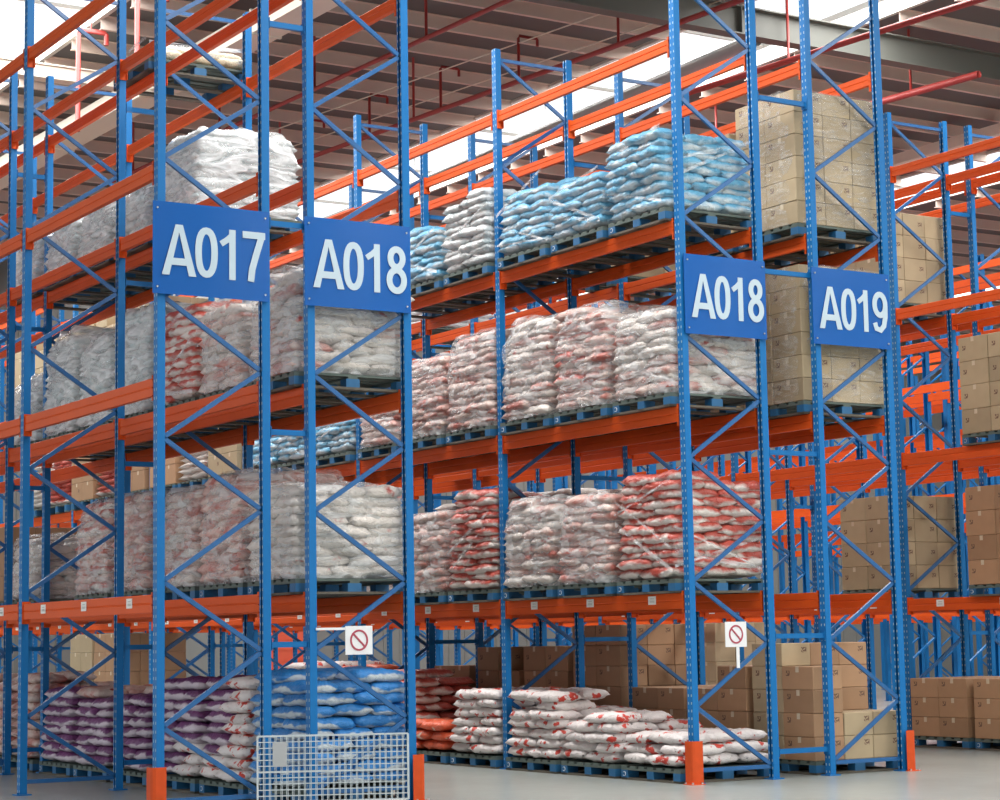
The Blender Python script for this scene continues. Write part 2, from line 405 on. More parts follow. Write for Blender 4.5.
# ------------------------------------------------------------------ signs
def stroke(b, pts, w, y0, y1, closed=False):
    """flat ribbon of width w along pts in the XZ plane, extruded y0..y1"""
    P = [Vector((p[0], 0, p[1])) for p in pts]; n = len(P); L_, R_ = [], []
    for i in range(n):
        a = P[(i-1) % n] if (closed or i > 0) else P[i]; c = P[(i+1) % n] if (closed or i < n-1) else P[i]
        t = (c-a).normalized(); q = Vector((-t.z, 0, t.x))*w/2
        L_.append(P[i]+q); R_.append(P[i]-q)
    m = n if closed else n-1
    for i in range(m):
        j = (i+1) % n; vs = []
        for y in (y0, y1):
            for p in (L_[i], L_[j], R_[j], R_[i]): vs.append((p.x, y, p.z))
        b.add(vs, [(0,1,2,3),(7,6,5,4),(0,4,5,1),(1,5,6,2),(2,6,7,3),(3,7,4,0)])
def ell(cx, cz, rx, rz, a0=0, a1=360, n=28, p=2.):
    out = []
    for i in range(n+(a1-a0 < 360)):
        t = math.radians(a0+(a1-a0)*i/n); c, s_ = math.cos(t), math.sin(t)
        out.append((cx+rx*math.copysign(abs(c)**(2/p), c), cz+rz*math.copysign(abs(s_)**(2/p), s_)))
    return out
def glyph(b, ch, x, w, h, t, y0, y1):
    if ch == 'A':
        m = x+w/2; k = t*1.12
        for s_ in (-1, 1):
            poly = [(m+s_*w/2, 0), (m+s_*(w/2-k), 0), (m, h-t*1.1), (m, h), (m+s_*t*.55, h)]
            if s_ > 0: poly = poly[::-1]
            b.prism(poly, 'y', y0, y1)
        hw = lambda z: (w/2-k)*(1-z/(h-t*1.1))+.006
        b.prism([(m-hw(h*.20), h*.20), (m+hw(h*.20), h*.20), (m+hw(h*.34), h*.34), (m-hw(h*.34), h*.34)], 'y', y0-.0004, y1)
    elif ch == '0': stroke(b, ell(x+w/2, h/2, w/2-t/2, h/2-t/2, p=2.3), t, y0, y1, True)
    elif ch == '1':
        stroke(b, [(x+w*.72, 0), (x+w*.72, h)], t, y0, y1)
        stroke(b, [(x+w*.74, h*.90), (x+w*.45, h*.80), (x+w*.04, h*.70)], t*.85, y0-.0004, y1)
    elif ch == '7':
        stroke(b, [(x, h-t*.5), (x+w, h-t*.5)], t, y0, y1)
        stroke(b, [(x+w-t*.55, h-t*.6), (x+w*.60, h*.55), (x+w*.42, h*.25), (x+w*.36, 0)], t, y0-.0004, y1)
    elif ch == '8':
        stroke(b, ell(x+w/2, h*.745, w*.44-t/2, h*.255-t/2), t, y0, y1, True)
        stroke(b, ell(x+w/2, h*.285, w*.5-t/2, h*.285-t/2), t, y0-.0004, y1, True)
    elif ch == '9':
        stroke(b, ell(x+w/2, h*.68, w*.5-t/2, h*.32-t/2), t, y0, y1, True)
        stroke(b, [(x+w-t/2, h*.66), (x+w-t*.55, h*.40), (x+w-t*.95, h*.18), (x+w*.50, t*.5), (x+w*.22, t*.75), (x+t*.45, h*.24)], t, y0-.0004, y1)
def aisle_sign(text, x0, x1, y, z0, z1, label):
    w, h = x1-x0, z1-z0; b = MB(); nx = 10
    # folded sheet, very slightly bowed
    for i in range(nx):
        xa, xb = w*i/nx, w*(i+1)/nx
        f = lambda x: -.010*math.sin(math.pi*x/w)
        ya, yb = f(xa), f(xb)
        b.add([(xa, ya, 0), (xb, yb, 0), (xb, yb, h), (xa, ya, h), (xa, ya+.006, 0), (xb, yb+.006, 0), (xb, yb+.006, h), (xa, ya+.006, h)],
              [(0,1,2,3),(7,6,5,4),(0,4,5,1),(3,2,6,7)]+([(0,3,7,4)] if i == 0 else [])+([(1,5,6,2)] if i == nx-1 else []), 0, False)
    s = link('aisle_sign', b.mesh('aisle_sign', [M['sign_blue']]), None, (x0, y, z0)); tag(s, label, 'sign', None)
    b = MB(); H = .45; t = .062; zb = .168
    for c, (xa, xb) in zip(text, ((.078, .40), (.39, .605), (.63, .79), (.845, 1.065))):
        g = MB(); glyph(g, c, xa*w/1.11, (xb-xa)*w/1.11, H, t, -.0165, -.0125)
        b.add([(v[0], v[1], v[2]+zb) for v in g.v], g.f)
    link('lettering', b.mesh('lettering', [M['sign_white']]), s)
    for bx, bz in ((.04, .06), (.04, h-.06), (w-.04, .06), (w-.04, h-.06)):
        q = MB(); q.tube([(bx, -.014, bz), (bx, .03, bz)], .009, 8); link('bolt', q.mesh('bolt', [M['galv']]), s)
aisle_sign('A017', -.095, 1.015, -.075, 4.468, 5.283, 'blue sign reading A017 across the leftmost end frame')
aisle_sign('A018', 1.37, 2.465, -.075, 4.468, 5.283, 'blue A018 sign beside the A017 sign, left of the aisle')
aisle_sign('A018', W-.02, W+1.03, Y2-.075, 4.468, 5.283, 'blue A018 sign right of the aisle, beside the A019 sign')
aisle_sign('A019', W+1.66, W+2.74, Y2-.075, 4.468, 5.283, 'blue sign reading A019 on the right end frame')
def no_sign(x, y, z, w, label, arm):
    b = MB(); b.box(0, w, 0, .004, 0, w*.93)
    s = link('prohibition_sign', b.mesh('prohibition_sign', [M['white']]), None, (x, y, z)); tag(s, label, 'sign', 'small white prohibition signs')
    b = MB(); c = w/2; r = w*.30
    stroke(b, ell(c, c*.93, r, r*1.05, n=32), .017, -.004, -.001, True); stroke(b, [(c-r*.7, c*.93+r*.7), (c+r*.7, c*.93-r*.7)], .017, -.0044, -.001)
    link('prohibition_symbol', b.mesh('prohibition_symbol', [M['ring']]), s)
    b = MB()
    if arm == 'side': b.box(-.29, 0.02, .005, .012, w*.93-.035, w*.93-.012)
    else: b.box(w*.52, w*.66, .005, .012, -.21, .05)
    link('mounting_strip', b.mesh('mounting_strip', [M['white']]), s)
no_sign(1.76, -.062, 1.33, .275, 'white no-entry style sign below the left A018 sign, over the wire cage', 'side')
no_sign(W+.38, Y2-.062, 1.33, .27, 'white prohibition sign on the right A018 end frame, beside brown cartons', 'down')
# ------------------------------------------------------------------ sacks
def sack_mesh(name, mat, seed, Lx=.62, Wy=.45, T=.142, nx=16, ny=10):
    b = MB(); R = random.Random(seed); off = Vector((R.random()*50, R.random()*50, 0)); sag = R.uniform(-.012, .012)
    def top(a, c):
        return max(0., (1-abs(a)**3.2)*(1-abs(c)**2.8))**.30
    idx = {}
    for s_ in (1, -1):
        for i in range(nx+1):
            for j in range(ny+1):
                a = -1+2*i/nx; c = -1+2*j/ny
                edge = i in (0, nx) or j in (0, ny)
                if s_ == -1 and edge: idx[(s_, i, j)] = idx[(1, i, j)]; continue
                px = a*Lx/2*(1-.05*abs(c)**3); py = c*Wy/2*(1-.07*(1-abs(a))**2-.05*abs(a)**4)
                nz = noise.noise(Vector((px*8, py*8, s_*3))+off)*.020+abs(noise.noise(Vector((px*17, py*17, s_*5))+off))*.022-.007
                z = s_*T/2*top(a, c)*(1 if s_ > 0 else .85)+nz*(0.35 if edge else 1)+sag*(a*a)
                if edge: z += -.012
                px += noise.noise(Vector((py*14, s_, px*3))+off)*.014
                py += noise.noise(Vector((px*14, s_+9, py*3))+off)*.014
                idx[(s_, i, j)] = len(b.v); b.v.append((px, py, max(.0015*(s_+1), z+T*.46)))
    for s_ in (1, -1):
        for i in range(nx):
            for j in range(ny):
                q = [idx[(s_, i, j)], idx[(s_, i+1, j)], idx[(s_, i+1, j+1)], idx[(s_, i, j+1)]]
                if s_ < 0: q = q[::-1]
                b.f.append(tuple(q)); b.m.append(0); b.sm.append(True)
    return b.mesh(name, [mat])
SM = {k: [sack_mesh('sack_'+k, SACK[k], 11*i+len(k)) for i in range(5)] for k in SACK}
LAYA = [(-.40, -.2, 90, 'front left'), (0, -.2, 90, 'near middle'), (.40, -.2, 90, 'near right'), (-.30, .3, 0, 'far left'), (.30, .3, 0, 'far right')]
LAYB = [(-.40, .2, 90, 'far left'), (0, .2, 90, 'far middle'), (.40, .2, 90, 'far right'), (-.30, -.3, 0, 'near left'), (.30, -.3, 0, 'near right')]
def sack_spots(n, R, pitch, lean, slump=.0):
    out = []
    cx, cy = R.uniform(-1, 1)*lean, R.uniform(-1, 1)*lean
    ph = R.uniform(0, 6)
    for k in range(n):
        f = k/max(1, n-1)
        for (x, y, r, nm) in (LAYA if k % 2 == 0 else LAYB):
            if k == n-1 and n > 3 and R.random() < .30: continue
            sc = 1-slump*f*f+.02*math.sin(ph+k*.8)
            out.append((x*sc+cx*f+R.uniform(-.018, .018), y*sc+cy*f+R.uniform(-.018, .018), k*pitch+R.uniform(-.008, .008)-slump*.25*f*math.hypot(x, y),
                        math.radians(r+R.uniform(-4, 4)+(180 if R.random() < .5 else 0)), R.uniform(-.05, .05), R.uniform(-.05, .05)-(x*.25*slump*f), k, nm))
    return out
def film_shell(h, R, w=1.22, d=1.04, n=14, taper=.12, amp=1.):
    b = MB(); off = Vector((R.random()*90, R.random()*90, 0)); nz = 14; ring = 4*n
    def pt(k, t):
        s_ = (k % n)/n; side = (k//n) % 4
        x, y = [(-1+2*s_, -1), (1, -1+2*s_), (1-2*s_, 1), (-1, 1-2*s_)][side]
        rr = 1/(abs(x)**8+abs(y)**8)**(1/8.)
        sc = 1-taper*max(0, (t-.65)/.35)**1.6
        px, py = x*rr*w/2*sc, y*rr*d/2*sc; z = t*h
        q = amp*(noise.noise(Vector((px*3+z*1.5, py*3, z*7))+off)*.045+noise.noise(Vector((px*8, py*8+z*4, z*18))+off)*.02)-.01*(amp-1)
        l = math.hypot(px, py); return (px*(1+q/l), py*(1+q/l), z+noise.noise(Vector((px*5, py*5, 7))+off)*.05*t)
    for i in range(nz+1):
        for k in range(ring): b.v.append(pt(k, i/nz))
    for i in range(nz):
        for k in range(ring):
            b.f.append((i*ring+k, i*ring+(k+1) % ring, (i+1)*ring+(k+1) % ring, (i+1)*ring+k)); b.m.append(0); b.sm.append(True)
    c = len(b.v); tp = [b.v[nz*ring+k] for k in range(ring)]
    last = [nz*ring+k for k in range(ring)]
    for sc in (.7, .35):
        cur = []
        for (x, y, z) in tp:
            cur.append(len(b.v)); b.v.append((x*sc, y*sc, z+.05*(1-sc)+noise.noise(Vector((x*sc*6, y*sc*6, 3))+off)*.06))
        for k in range(ring):
            b.f.append((last[k], last[(k+1) % ring], cur[(k+1) % ring], cur[k])); b.m.append(0); b.sm.append(True)
        last = cur
    b.f.append(tuple(last)); b.m.append(0); b.sm.append(True)
    return b
def film_strips(h, R):
    b = MB()
    for i in range(R.choice((2, 3))):
        for face in (0, 1):
            z0 = R.uniform(.1, h*.8); z1 = min(h, max(.05, z0+R.choice((-1, 1))*R.uniform(.25, .6))); wd = R.uniform(.02, .05)
            n = 8; pr = None
            for k in range(n+1):
                t = k/n; z = z0+(z1-z0)*t
                if face == 0: p = (-.625+R.uniform(-.006, .006), .5-t, z); q = (p[0], p[1], z+wd)
                else: p = (-.6+1.2*t, -.535+R.uniform(-.006, .006), z); q = (p[0], p[1], z+wd)
                if pr: b.add([pr[0], p, q, pr[1]], [(0, 1, 2, 3)], 0, True)
                pr = (p, q)
    return b
# ------------------------------------------------------------------ pallets
def pallet_parts():
    d = MB()
    for i in range(7):
        y = -.5+i*(1.0-.10)/6; d.box(-.6, .6, y, y+.10, .118, .14)
    for x in (-.6, -.05, .5): d.box(x, x+.10, -.5, .5, .098, .118)
    bl = MB(); bl.box(-.07, .07, -.057, .057, .022, .098, 0)
    for sgn in (-1,):
        for s_ in ell(0, .06, .022, .022, 40, 320, 10), :
            for i in range(len(s_)-1):
                (a, c), (e, g) = s_[i], s_[i+1]
                bl.bar((-.0715, a, c), (-.0715, e, g), .003, .009, up=(1, 0, 0), mi=1)
    base = MB()
    for y in (-.5, -.05, .4): base.box(-.6, .6, y, y+.10, 0, .022)
    for x in (-.6, .5): base.box(x, x+.10, -.5, .5, .0, .022)
    pl = MB(); pl.v += bl.v; pl.f += bl.f[:6]; pl.m += bl.m[:6]; pl.sm += bl.sm[:6]; pl.v = pl.v[:8]
    return d.mesh('top_deck', [M['deck']]), bl.mesh('block', [M['pallet_blue'], M['mark']]), base.mesh('base_frame', [M['base']]), pl.mesh('block_plain', [M['pallet_blue']])
ME_DECK, ME_BLOCK, ME_BASE, ME_BLOCKP = pallet_parts()
def make_pallet():
    root = link('pallet', None)
    link('top_deck', ME_DECK, root); link('base_frame', ME_BASE, root)
    for x in (-.53, 0, .53):
        for y in (-.45, 0, .45): link('block', ME_BLOCK if (x < -.5 and y > .1) else ME_BLOCKP, root, (x, y*.985, 0))
    return root
fp = MB()
for i in range(7):
    y = -.5+i*(1.0-.10)/6; fp.box(-.6, .6, y, y+.10, .118, .14, 1)
for y in (-.5, -.05, .4): fp.box(-.6, .6, y, y+.10, 0, .022, 1)
for x in (-.6, -.07, .46):
    for y in (-.5, -.05, .4): fp.box(x, x+.14, y, y+.10, .022, .118)
ME_FARP = fp.mesh('pallet', [M['pallet_blue'], M['deck']])
PAL = []
PLACE = ['near', 'middle', 'far']
def spot(row, bay, pos, lv):
    x, y0 = ROWS[row][:2]
    return x+DEP/2, y0+bay*PITCH+.61+pos*1.11, LEV[lv]
def pallet(row, bay, pos, lv, near):
    x, y, z = spot(row, bay, pos, lv)
    if near:
        r = copy_tree(PAL[0]) if PAL else make_pallet(); PAL.append(r)
    else: r = link('pallet', ME_FARP)
    r.location = (x, y, z+(.001 if lv == 0 else 0))
    tag(r, 'blue pallet, %s, %s place, %s bay, %s' % (LNAME[lv], PLACE[pos], ORD[bay], ROWS[row][5]), 'pallet', 'blue pallets')
DESC = {'pink': 'white and faded red', 'red': 'white and red banded', 'plain': 'grey-white', 'skyblue': 'white and pale blue', 'silver': 'silvery white', 'purple': 'purple and lilac', 'blue': 'blue and white', 'blotch': 'white with bold red marks', 'orange': 'orange-red', 'cream': 'cream'}
def wrapped(row, bay, pos, lv, kind, h, near=True, heavy=False, slump=.17, lean=.06, mix=None):
    """a stretch-wrapped load of sacks on its pallet; h = height of its top above the floor"""
    pallet(row, bay, pos, lv, near)
    x, y, z = spot(row, bay, pos, lv); z += .142
    R = random.Random(hash((ord(row[0]), bay, pos, lv)) & 0xffff)
    Hh = h-z; n = max(2, int(round(Hh/.092)))
    pitch = (Hh-.03)/n
    txt = 'wrapped stack of %s sacks, %s, %s place, %s bay, %s' % (DESC[kind].replace('with bold red marks', 'and red').replace('white and faded red', 'pinkish').replace('white and pale blue', 'pale blue').replace('white and red banded', 'red-banded').replace('silvery white', 'silvery'), LNAME[lv], PLACE[pos], ORD[bay], ROWS[row][5])
    if near:
        root = link('wrapped_sack_load', None, None, (x, y, z))
        for (sx, sy, sz, rz, rx, ry, k, nm) in sack_spots(n, R, pitch, lean, slump):
            kk = mix if (mix and R.random() < .35) else kind
            link('sack', R.choice(SM[kk]), root, (sx, sy, sz+.009), (rx, ry, rz))
        if heavy: link('stretch_film', film_shell(Hh+.02, R, taper=.2, amp=1.9).mesh('stretch_film', [M['film_heavy']]), root)
        elif lv in (1, 2) and kind in ('pink', 'plain'): link('stretch_film', film_shell(Hh+.01, R, 1.24, 1.05, taper=slump*.8).mesh('stretch_film', [M['film_pink']]), root)
        else: link('stretch_film', film_strips(Hh, R).mesh('stretch_film', [M['film']]), root)
    else:
        b = MB()
        for (sx, sy, sz, rz, rx, ry, k, nm) in sack_spots(n, R, pitch, lean, slump):
            mt = Matrix.LocRotScale(Vector((sx, sy, sz+.009)), __import__('mathutils').Euler((rx, ry, rz)), None); me = LOWS[kind]
            o = len(b.v); b.v += [tuple(mt @ v.co) for v in me.vertices]
            for p in me.polygons: b.f.append(tuple(i+o for i in p.vertices)); b.m.append(0); b.sm.append(True)
        root = link('wrapped_sack_load', b.mesh('wrapped_sack_load', [SACK[kind]]), None, (x, y, z))
    root.scale = (1, .965, 1)
    tag(root, txt, 'sack load', 'wrapped sack loads on the racks')
LOWS = {k: sack_mesh('low_'+k, SACK[k], 5, nx=6, ny=4) for k in SACK}
HID = {}
def hide(kind, sx, sy, sz, rx, ry, rz):
    b = HID.setdefault(kind, MB()); me = LOWS[kind]
    mt = Matrix.LocRotScale(Vector((sx, sy, sz)), __import__('mathutils').Euler((rx, ry, rz)), Vector((.97, .9, .84))); o = len(b.v)
    b.v += [tuple(mt @ v.co) for v in me.vertices]
    for p in me.polygons: b.f.append(tuple(i+o for i in p.vertices)); b.m.append(0); b.sm.append(True)
def loose(row, bay, pos, kind, h, kinds=None, pyramid=0):
    pallet(row, bay, pos, 0, True)
    x, y, z = spot(row, bay, pos, 0); z = .143
    R = random.Random(hash((ord(row[0]), bay, pos, 77)) & 0xffff)
    n = max(1, int(round((h-z)/.108))); pitch = (h-z-.02)/n
    for (sx, sy, sz, rz, rx, ry, k, nm) in sack_spots(n, R, pitch, .03, .10):
        kk = kinds(k, sx, sy) if kinds else kind
        if pyramid and k >= n-pyramid and (sx > .2 or R.random() < .25): continue
        if (row == 'CD' and sx > .2 and k < n-1 and not (pos == 0 and bay == 0 and sy < .2)) or (row == 'EF' and bay > 0 and sx > .2 and k < n-1) or (bay >= 2 and (sx > -.2 and k < n-1 or sy > .1)):
            hide(kk, x+sx, y+sy, z+sz+.009, 0, 0, rz); continue
        o = link('sack', R.choice(SM[kk]), None, (x+sx, y+sy, z+sz+.009), (rx*.5, ry*.5, rz))
        o.scale = (.97, .94, .92)
        tag(o, '%s sack, layer %s up, %s, %s stack, %s bay, %s' % ({'blotch': 'red-marked', 'purple': 'purple', 'blue': 'blue', 'pink': 'pinkish', 'orange': 'orange-red', 'red': 'red-banded', 'plain': 'pale'}.get(kk, 'white'), ['one','two','three','four','five','six','seven','eight','nine','ten','eleven'][k], nm, PLACE[pos], ORD[bay], ROWS[row][5].replace('row signed', 'row')), 'sack', 'loose %s sacks on floor pallets' % kk)
# ------------------------------------------------------------------ cartons
def carton_mesh(name, w, d, h, mat, seed):
    b = MB(); R = random.Random(seed); e = .006
    g = .002; w -= g*2; d -= g*2
    # bevelled box
    def ringz(z, i): return [(-w/2+i, -d/2, z), (w/2-i, -d/2, z), (w/2, -d/2+i, z), (w/2, d/2-i, z), (w/2-i, d/2, z), (-w/2+i, d/2, z), (-w/2, d/2-i, z), (-w/2, -d/2+i, z)]
    def ringi(z, q):
        return [(x*(1-q/abs(w/2)), y*(1-q/abs(d/2)), z) for x, y, z in ringz(z, e)]
    rs = [ringi(0, e), ringz(e, e), ringz(h-e, e), ringi(h, e)]
    vs = [v for r in rs for v in r]; fs = []
    for i in range(3):
        for k in range(8): fs.append((i*8+k, i*8+(k+1) % 8, (i+1)*8+(k+1) % 8, (i+1)*8+k))
    fs += [tuple(range(8))[::-1], tuple(range(24, 32))]
    b.add(vs, fs)
    b.box(-w/2-.0012, w/2+.0012, -.025, .025, h-.06, h+.0008, 1)   # tape over the lid, turned down at both ends
    b.box(-w/2+.01, w/2-.01, -.0015, .0015, h+.0008, h+.0016, 0)
    return b.mesh(name, [mat, M['tape']])
CW, CD_, = .40, .50
CM = {(k, hh): carton_mesh('carton', CW, CD_, hh, CARTON[k], 3) for k in CARTON for hh in (.24, .30)}
def carton_spots(n, ch, R, missing=0., skip_top=None):
    out = []
    for k in range(n):
        for i in range(3):
            for j in range(2):
                if k == n-1 and missing and R.random() < missing: continue
                out.append((-.4+i*.4+R.uniform(-.004, .004), -.25+j*.5+R.uniform(-.004, .004), k*(ch+.0025), R.uniform(-.012, .012), k, i, j))
    return out
def cartons(row, bay, pos, lv, kind, h, ch=.30, wrap=False, near=True, missing=0., prof=None, alt=None):
    pallet(row, bay, pos, lv, near)
    x, y, z = spot(row, bay, pos, lv); z += .143
    R = random.Random(hash((ord(row[0]), bay, pos, lv, 5)) & 0xffff)
    n = max(1, int(round((h-z)/ch)))
    if lv > 0 or not near:
        if near:
            root = link('wrapped_carton_load', None, None, (x, y, z))
            for sx, sy, sz, rz, k, i, j in carton_spots(n, ch, R, missing): link('carton', CM[(kind, ch)], root, (sx, sy, sz), (0, 0, rz))
            if wrap:
                link('stretch_film', film_shell(n*ch+.01, R, 1.23, 1.03, taper=.0).mesh('stretch_film', [M['film_light']]), root)
        else:
            b = MB(); me = CM[(kind, ch)]
            for sx, sy, sz, rz, k, i, j in carton_spots(n, ch, R, missing):
                b.add([(v.co.x+sx, v.co.y+sy, v.co.z+sz) for v in me.vertices], [tuple(p.vertices) for p in me.polygons])
                for q, p in enumerate(me.polygons): b.m[-len(me.polygons)+q] = p.material_index
            root = link('wrapped_carton_load', b.mesh('wrapped_carton_load', [CARTON[kind], M['tape']]), None, (x, y, z))
        tag(root, 'stack of %s cartons on %s, %s place, %s bay, %s' % (kind, LNAME[lv], PLACE[pos], ORD[bay], ROWS[row][5]), 'carton load', 'carton loads on pallets')
    else:
        kind0 = kind
        for sx, sy, sz, rz, k, i, j in carton_spots(n, ch, R, missing):
            if prof and k >= prof[j][i]: continue
            kind = alt if (alt and (j == 0) == (i > 0)) else kind0
            o = link('carton', CM[(kind, ch)], None, (x+sx, y+sy, z+sz), (0, 0, rz))
            tag(o, '%s carton, layer %s, column %s, %s side, %s stack, %s bay, %s' % (kind, ['one','two','three','four','five','six'][k], ['left','middle','right'][i], ['near','far'][j], PLACE[pos], ORD[bay], ROWS[row][5].replace('row signed', 'row')), 'carton', 'cartons stacked on floor pallets')
# ---- left group (A017 row is empty, the row behind it is loaded)
wrapped('CD', 0, 0, 1, 'plain', 2.86, slump=.05)
wrapped('CD', 0, 1, 1, 'pink', 3.08)
wrapped('CD', 0, 2, 1, 'pink', 3.0, mix='plain')
wrapped('CD', 1, 0, 1, 'pink', 3.05)
wrapped('CD', 1, 1, 1, 'pink', 3.04, mix='red')
wrapped('CD', 0, 0, 2, 'plain', 4.86, slump=.06, mix='pink')
wrapped('CD', 0, 1, 2, 'plain', 4.8, mix='pink')
wrapped('CD', 0, 2, 2, 'red', 4.95)
wrapped('CD', 1, 0, 2, 'silver', 5.05, heavy=True)
wrapped('CD', 1, 1, 2, 'silver', 4.9, heavy=True)
wrapped('CD', 1, 2, 2, 'silver', 5.1, heavy=True)
wrapped('CD', 2, 0, 2, 'silver', 4.7, heavy=True)
wrapped('CD', 0, 2, 3, 'silver', 6.68, heavy=True, slump=.15)
wrapped('CD', 1, 0, 3, 'silver', 6.42, heavy=True)
wrapped('CD', 1, 1, 3, 'silver', 6.5, heavy=True)
wrapped('CD', 1, 2, 3, 'silver', 6.45, heavy=True)
wrapped('CD', 2, 0, 3, 'silver', 6.5, heavy=True)
wrapped('CD', 1, 0, 4, 'cream', 7.88)
wrapped('CD', 2, 0, 1, 'plain', 2.75)
cartons('CD', 2, 1, 1, 'brown', 2.9, .30, near=False)
loose('CD', 0, 0, 'blue', 1.20)
loose('CD', 0, 1, 'blotch', 1.13, kinds=lambda k, x, y: 'blotch' if (k < 2 or y < .15) else 'purple')
loose('CD', 0, 2, 'purple', 1.12, kinds=lambda k, x, y: 'blotch' if (k < 3 and y < 0) else 'purple')
loose('CD', 1, 0, 'purple', 1.05)
loose('CD', 1, 1, 'purple', 1.0, kinds=lambda k, x, y: 'pink' if k > 6 else 'purple')
loose('CD', 1, 2, 'purple', .98)
loose('CD', 2, 0, 'pink', 1.15)
loose('CD', 2, 1, 'pink', 1.15)
# ---- right group, aisle row
wrapped('EF', 0, 0, 1, 'red', 3.10, slump=.04)
wrapped('EF', 0, 1, 1, 'pink', 2.96)
wrapped('EF', 0, 2, 1, 'pink', 3.0, mix='plain')
wrapped('EF', 1, 0, 1, 'red', 3.18)
wrapped('EF', 1, 1, 1, 'pink', 2.98)
wrapped('EF', 1, 2, 1, 'pink', 2.9)
wrapped('EF', 0, 0, 2, 'plain', 4.76, slump=.05, mix='pink')
wrapped('EF', 0, 1, 2, 'pink', 5.0, mix='red')
wrapped('EF', 0, 2, 2, 'plain', 5.02, mix='pink')
wrapped('EF', 1, 0, 2, 'pink', 5.02)
wrapped('EF', 1, 1, 2, 'pink', 4.86)
wrapped('EF', 1, 2, 2, 'pink', 4.5)
for p_ in range(3): wrapped('EF', 2, p_, 2, 'skyblue', 4.33+.03*p_, slump=.04)
wrapped('EF', 0, 0, 3, 'skyblue', 6.62, slump=.05, lean=.08)
wrapped('EF', 0, 1, 3, 'skyblue', 6.42, slump=.14)
wrapped('EF', 0, 2, 3, 'skyblue', 6.62, slump=.2)
wrapped('EF', 1, 0, 3, 'silver', 6.68, slump=.05)
wrapped('EF', 1, 1, 3, 'skyblue', 6.52)
wrapped('EF', 1, 2, 3, 'skyblue', 6.40)
loose('EF', 0, 0, 'blotch', .50)
loose('EF', 0, 1, 'blotch', .66, pyramid=1)
loose('EF', 0, 2, 'blotch', .88, pyramid=2)
loose('EF', 1, 0, 'blotch', .88)
loose('EF', 1, 1, 'orange', .52)
loose('EF', 1, 2, 'red', 1.10)
loose('EF', 2, 0, 'orange', 1.15, kinds=lambda k, x, y: 'orange' if k > 6 else 'red')
loose('EF', 2, 1, 'blotch', 1.2)
for bay, p_, kd, hh in ((3, 0, 'tan', 4.8), (3, 2, 'brown', 5.1), (4, 0, 'brown', 4.8), (4, 2, 'brown', 4.7)): cartons('EF', bay, p_, 2, kd, hh, .30, near=False, missing=.3)
for bay, p_, kd, hh in ((3, 1, 'plain', 4.9), (4, 1, 'red', 4.8), (5, 0, 'red', 4.7), (5, 1, 'plain', 4.7)): wrapped('EF', bay, p_, 2, kd, hh, near=False)
for bay in (4, 5):
    for p_ in range(3): cartons('EF', bay, p_, 3, 'tan', 7.0, .30, near=False, missing=.3)
for p_, kd in ((1, 'brown'), (2, 'tan')): cartons('EF', 4, p_, 0, kd, 1.75, .30, near=False)
for p_ in range(2): cartons('EF', 5, p_, 1, 'brown', 3.2, .30, near=False)
for p_ in range(2): wrapped('EF', 4, p_, 1, 'pink', 3.0, near=False)
hb = MB(); hm = []
for i, (k, q) in enumerate(HID.items()):
    hb.add(q.v, q.f, i, True); hm.append(SACK[k])
tag(link('stacked_sacks', hb.mesh('stacked_sacks', hm)), 'back sacks of the floor stacks, mostly behind the front sacks', 'sacks', None, 'stuff')
# ---- right group, A019 row
cartons('GH', 0, 0, 3, 'tan', 7.22, .24, wrap=True)
cartons('GH', 0, 1, 3, 'tan', 6.98, .24, wrap=True)
cartons('GH', 0, 0, 2, 'tan', 5.30, .24, wrap=True)
cartons('GH', 0, 1, 2, 'tan', 5.30, .24, wrap=True)
wrapped('GH', 1, 1, 1, 'plain', 3.30, near=False)
wrapped('GH', 1, 2, 1, 'plain', 3.2, near=False)
wrapped('GH', 2, 0, 1, 'plain', 3.3, near=False)
cartons('GH', 1, 0, 3, 'tan', 6.7, .24, near=False)
wrapped('GH', 2, 1, 3, 'silver', 6.6, near=False)
wrapped('GH', 2, 1, 2, 'silver', 4.6, near=False)
cartons('GH', 0, 0, 0, 'brown', 1.34, .24, prof=[[4, 2, 2], [5, 5, 5]], alt='tan')
cartons('GH', 0, 1, 0, 'brown', 1.06, .24, prof=[[4, 3, 4], [3, 4, 4]])
cartons('GH', 0, 2, 0, 'brown', .90, .24)
cartons('GH', 1, 0, 0, 'brown', 1.6, .24)
cartons('GH', 1, 1, 0, 'brown', 1.32, .30)
cartons('GH', 1, 2, 0, 'brown', 1.32, .30, missing=.3)
cartons('GH', 2, 0, 0, 'brown', 1.18, .24)
# ---- next group
cartons('IJ', 0, 1, 0, 'brown', .96, .24)
cartons('IJ', 0, 2, 0, 'brown', .76, .24)
cartons('IJ', 0, 1, 1, 'brown', 3.2, .30)
cartons('IJ', 0, 1, 2, 'tan', 5.15, .30)
cartons('IJ', 1, 0, 1, 'tan', 3.22, .30)
cartons('IJ', 1, 0, 3, 'tan', 6.95, .30)
cartons('KL', 2, 2, 0, 'tan', 1.68, .30, near=False)
cartons('KL', 3, 0, 0, 'tan', 1.68, .30, near=False)
wrapped('IJ', 3, 1, 1, 'plain', 3.1, near=False)
wrapped('IJ', 3, 2, 1, 'pink', 3.1, near=False)
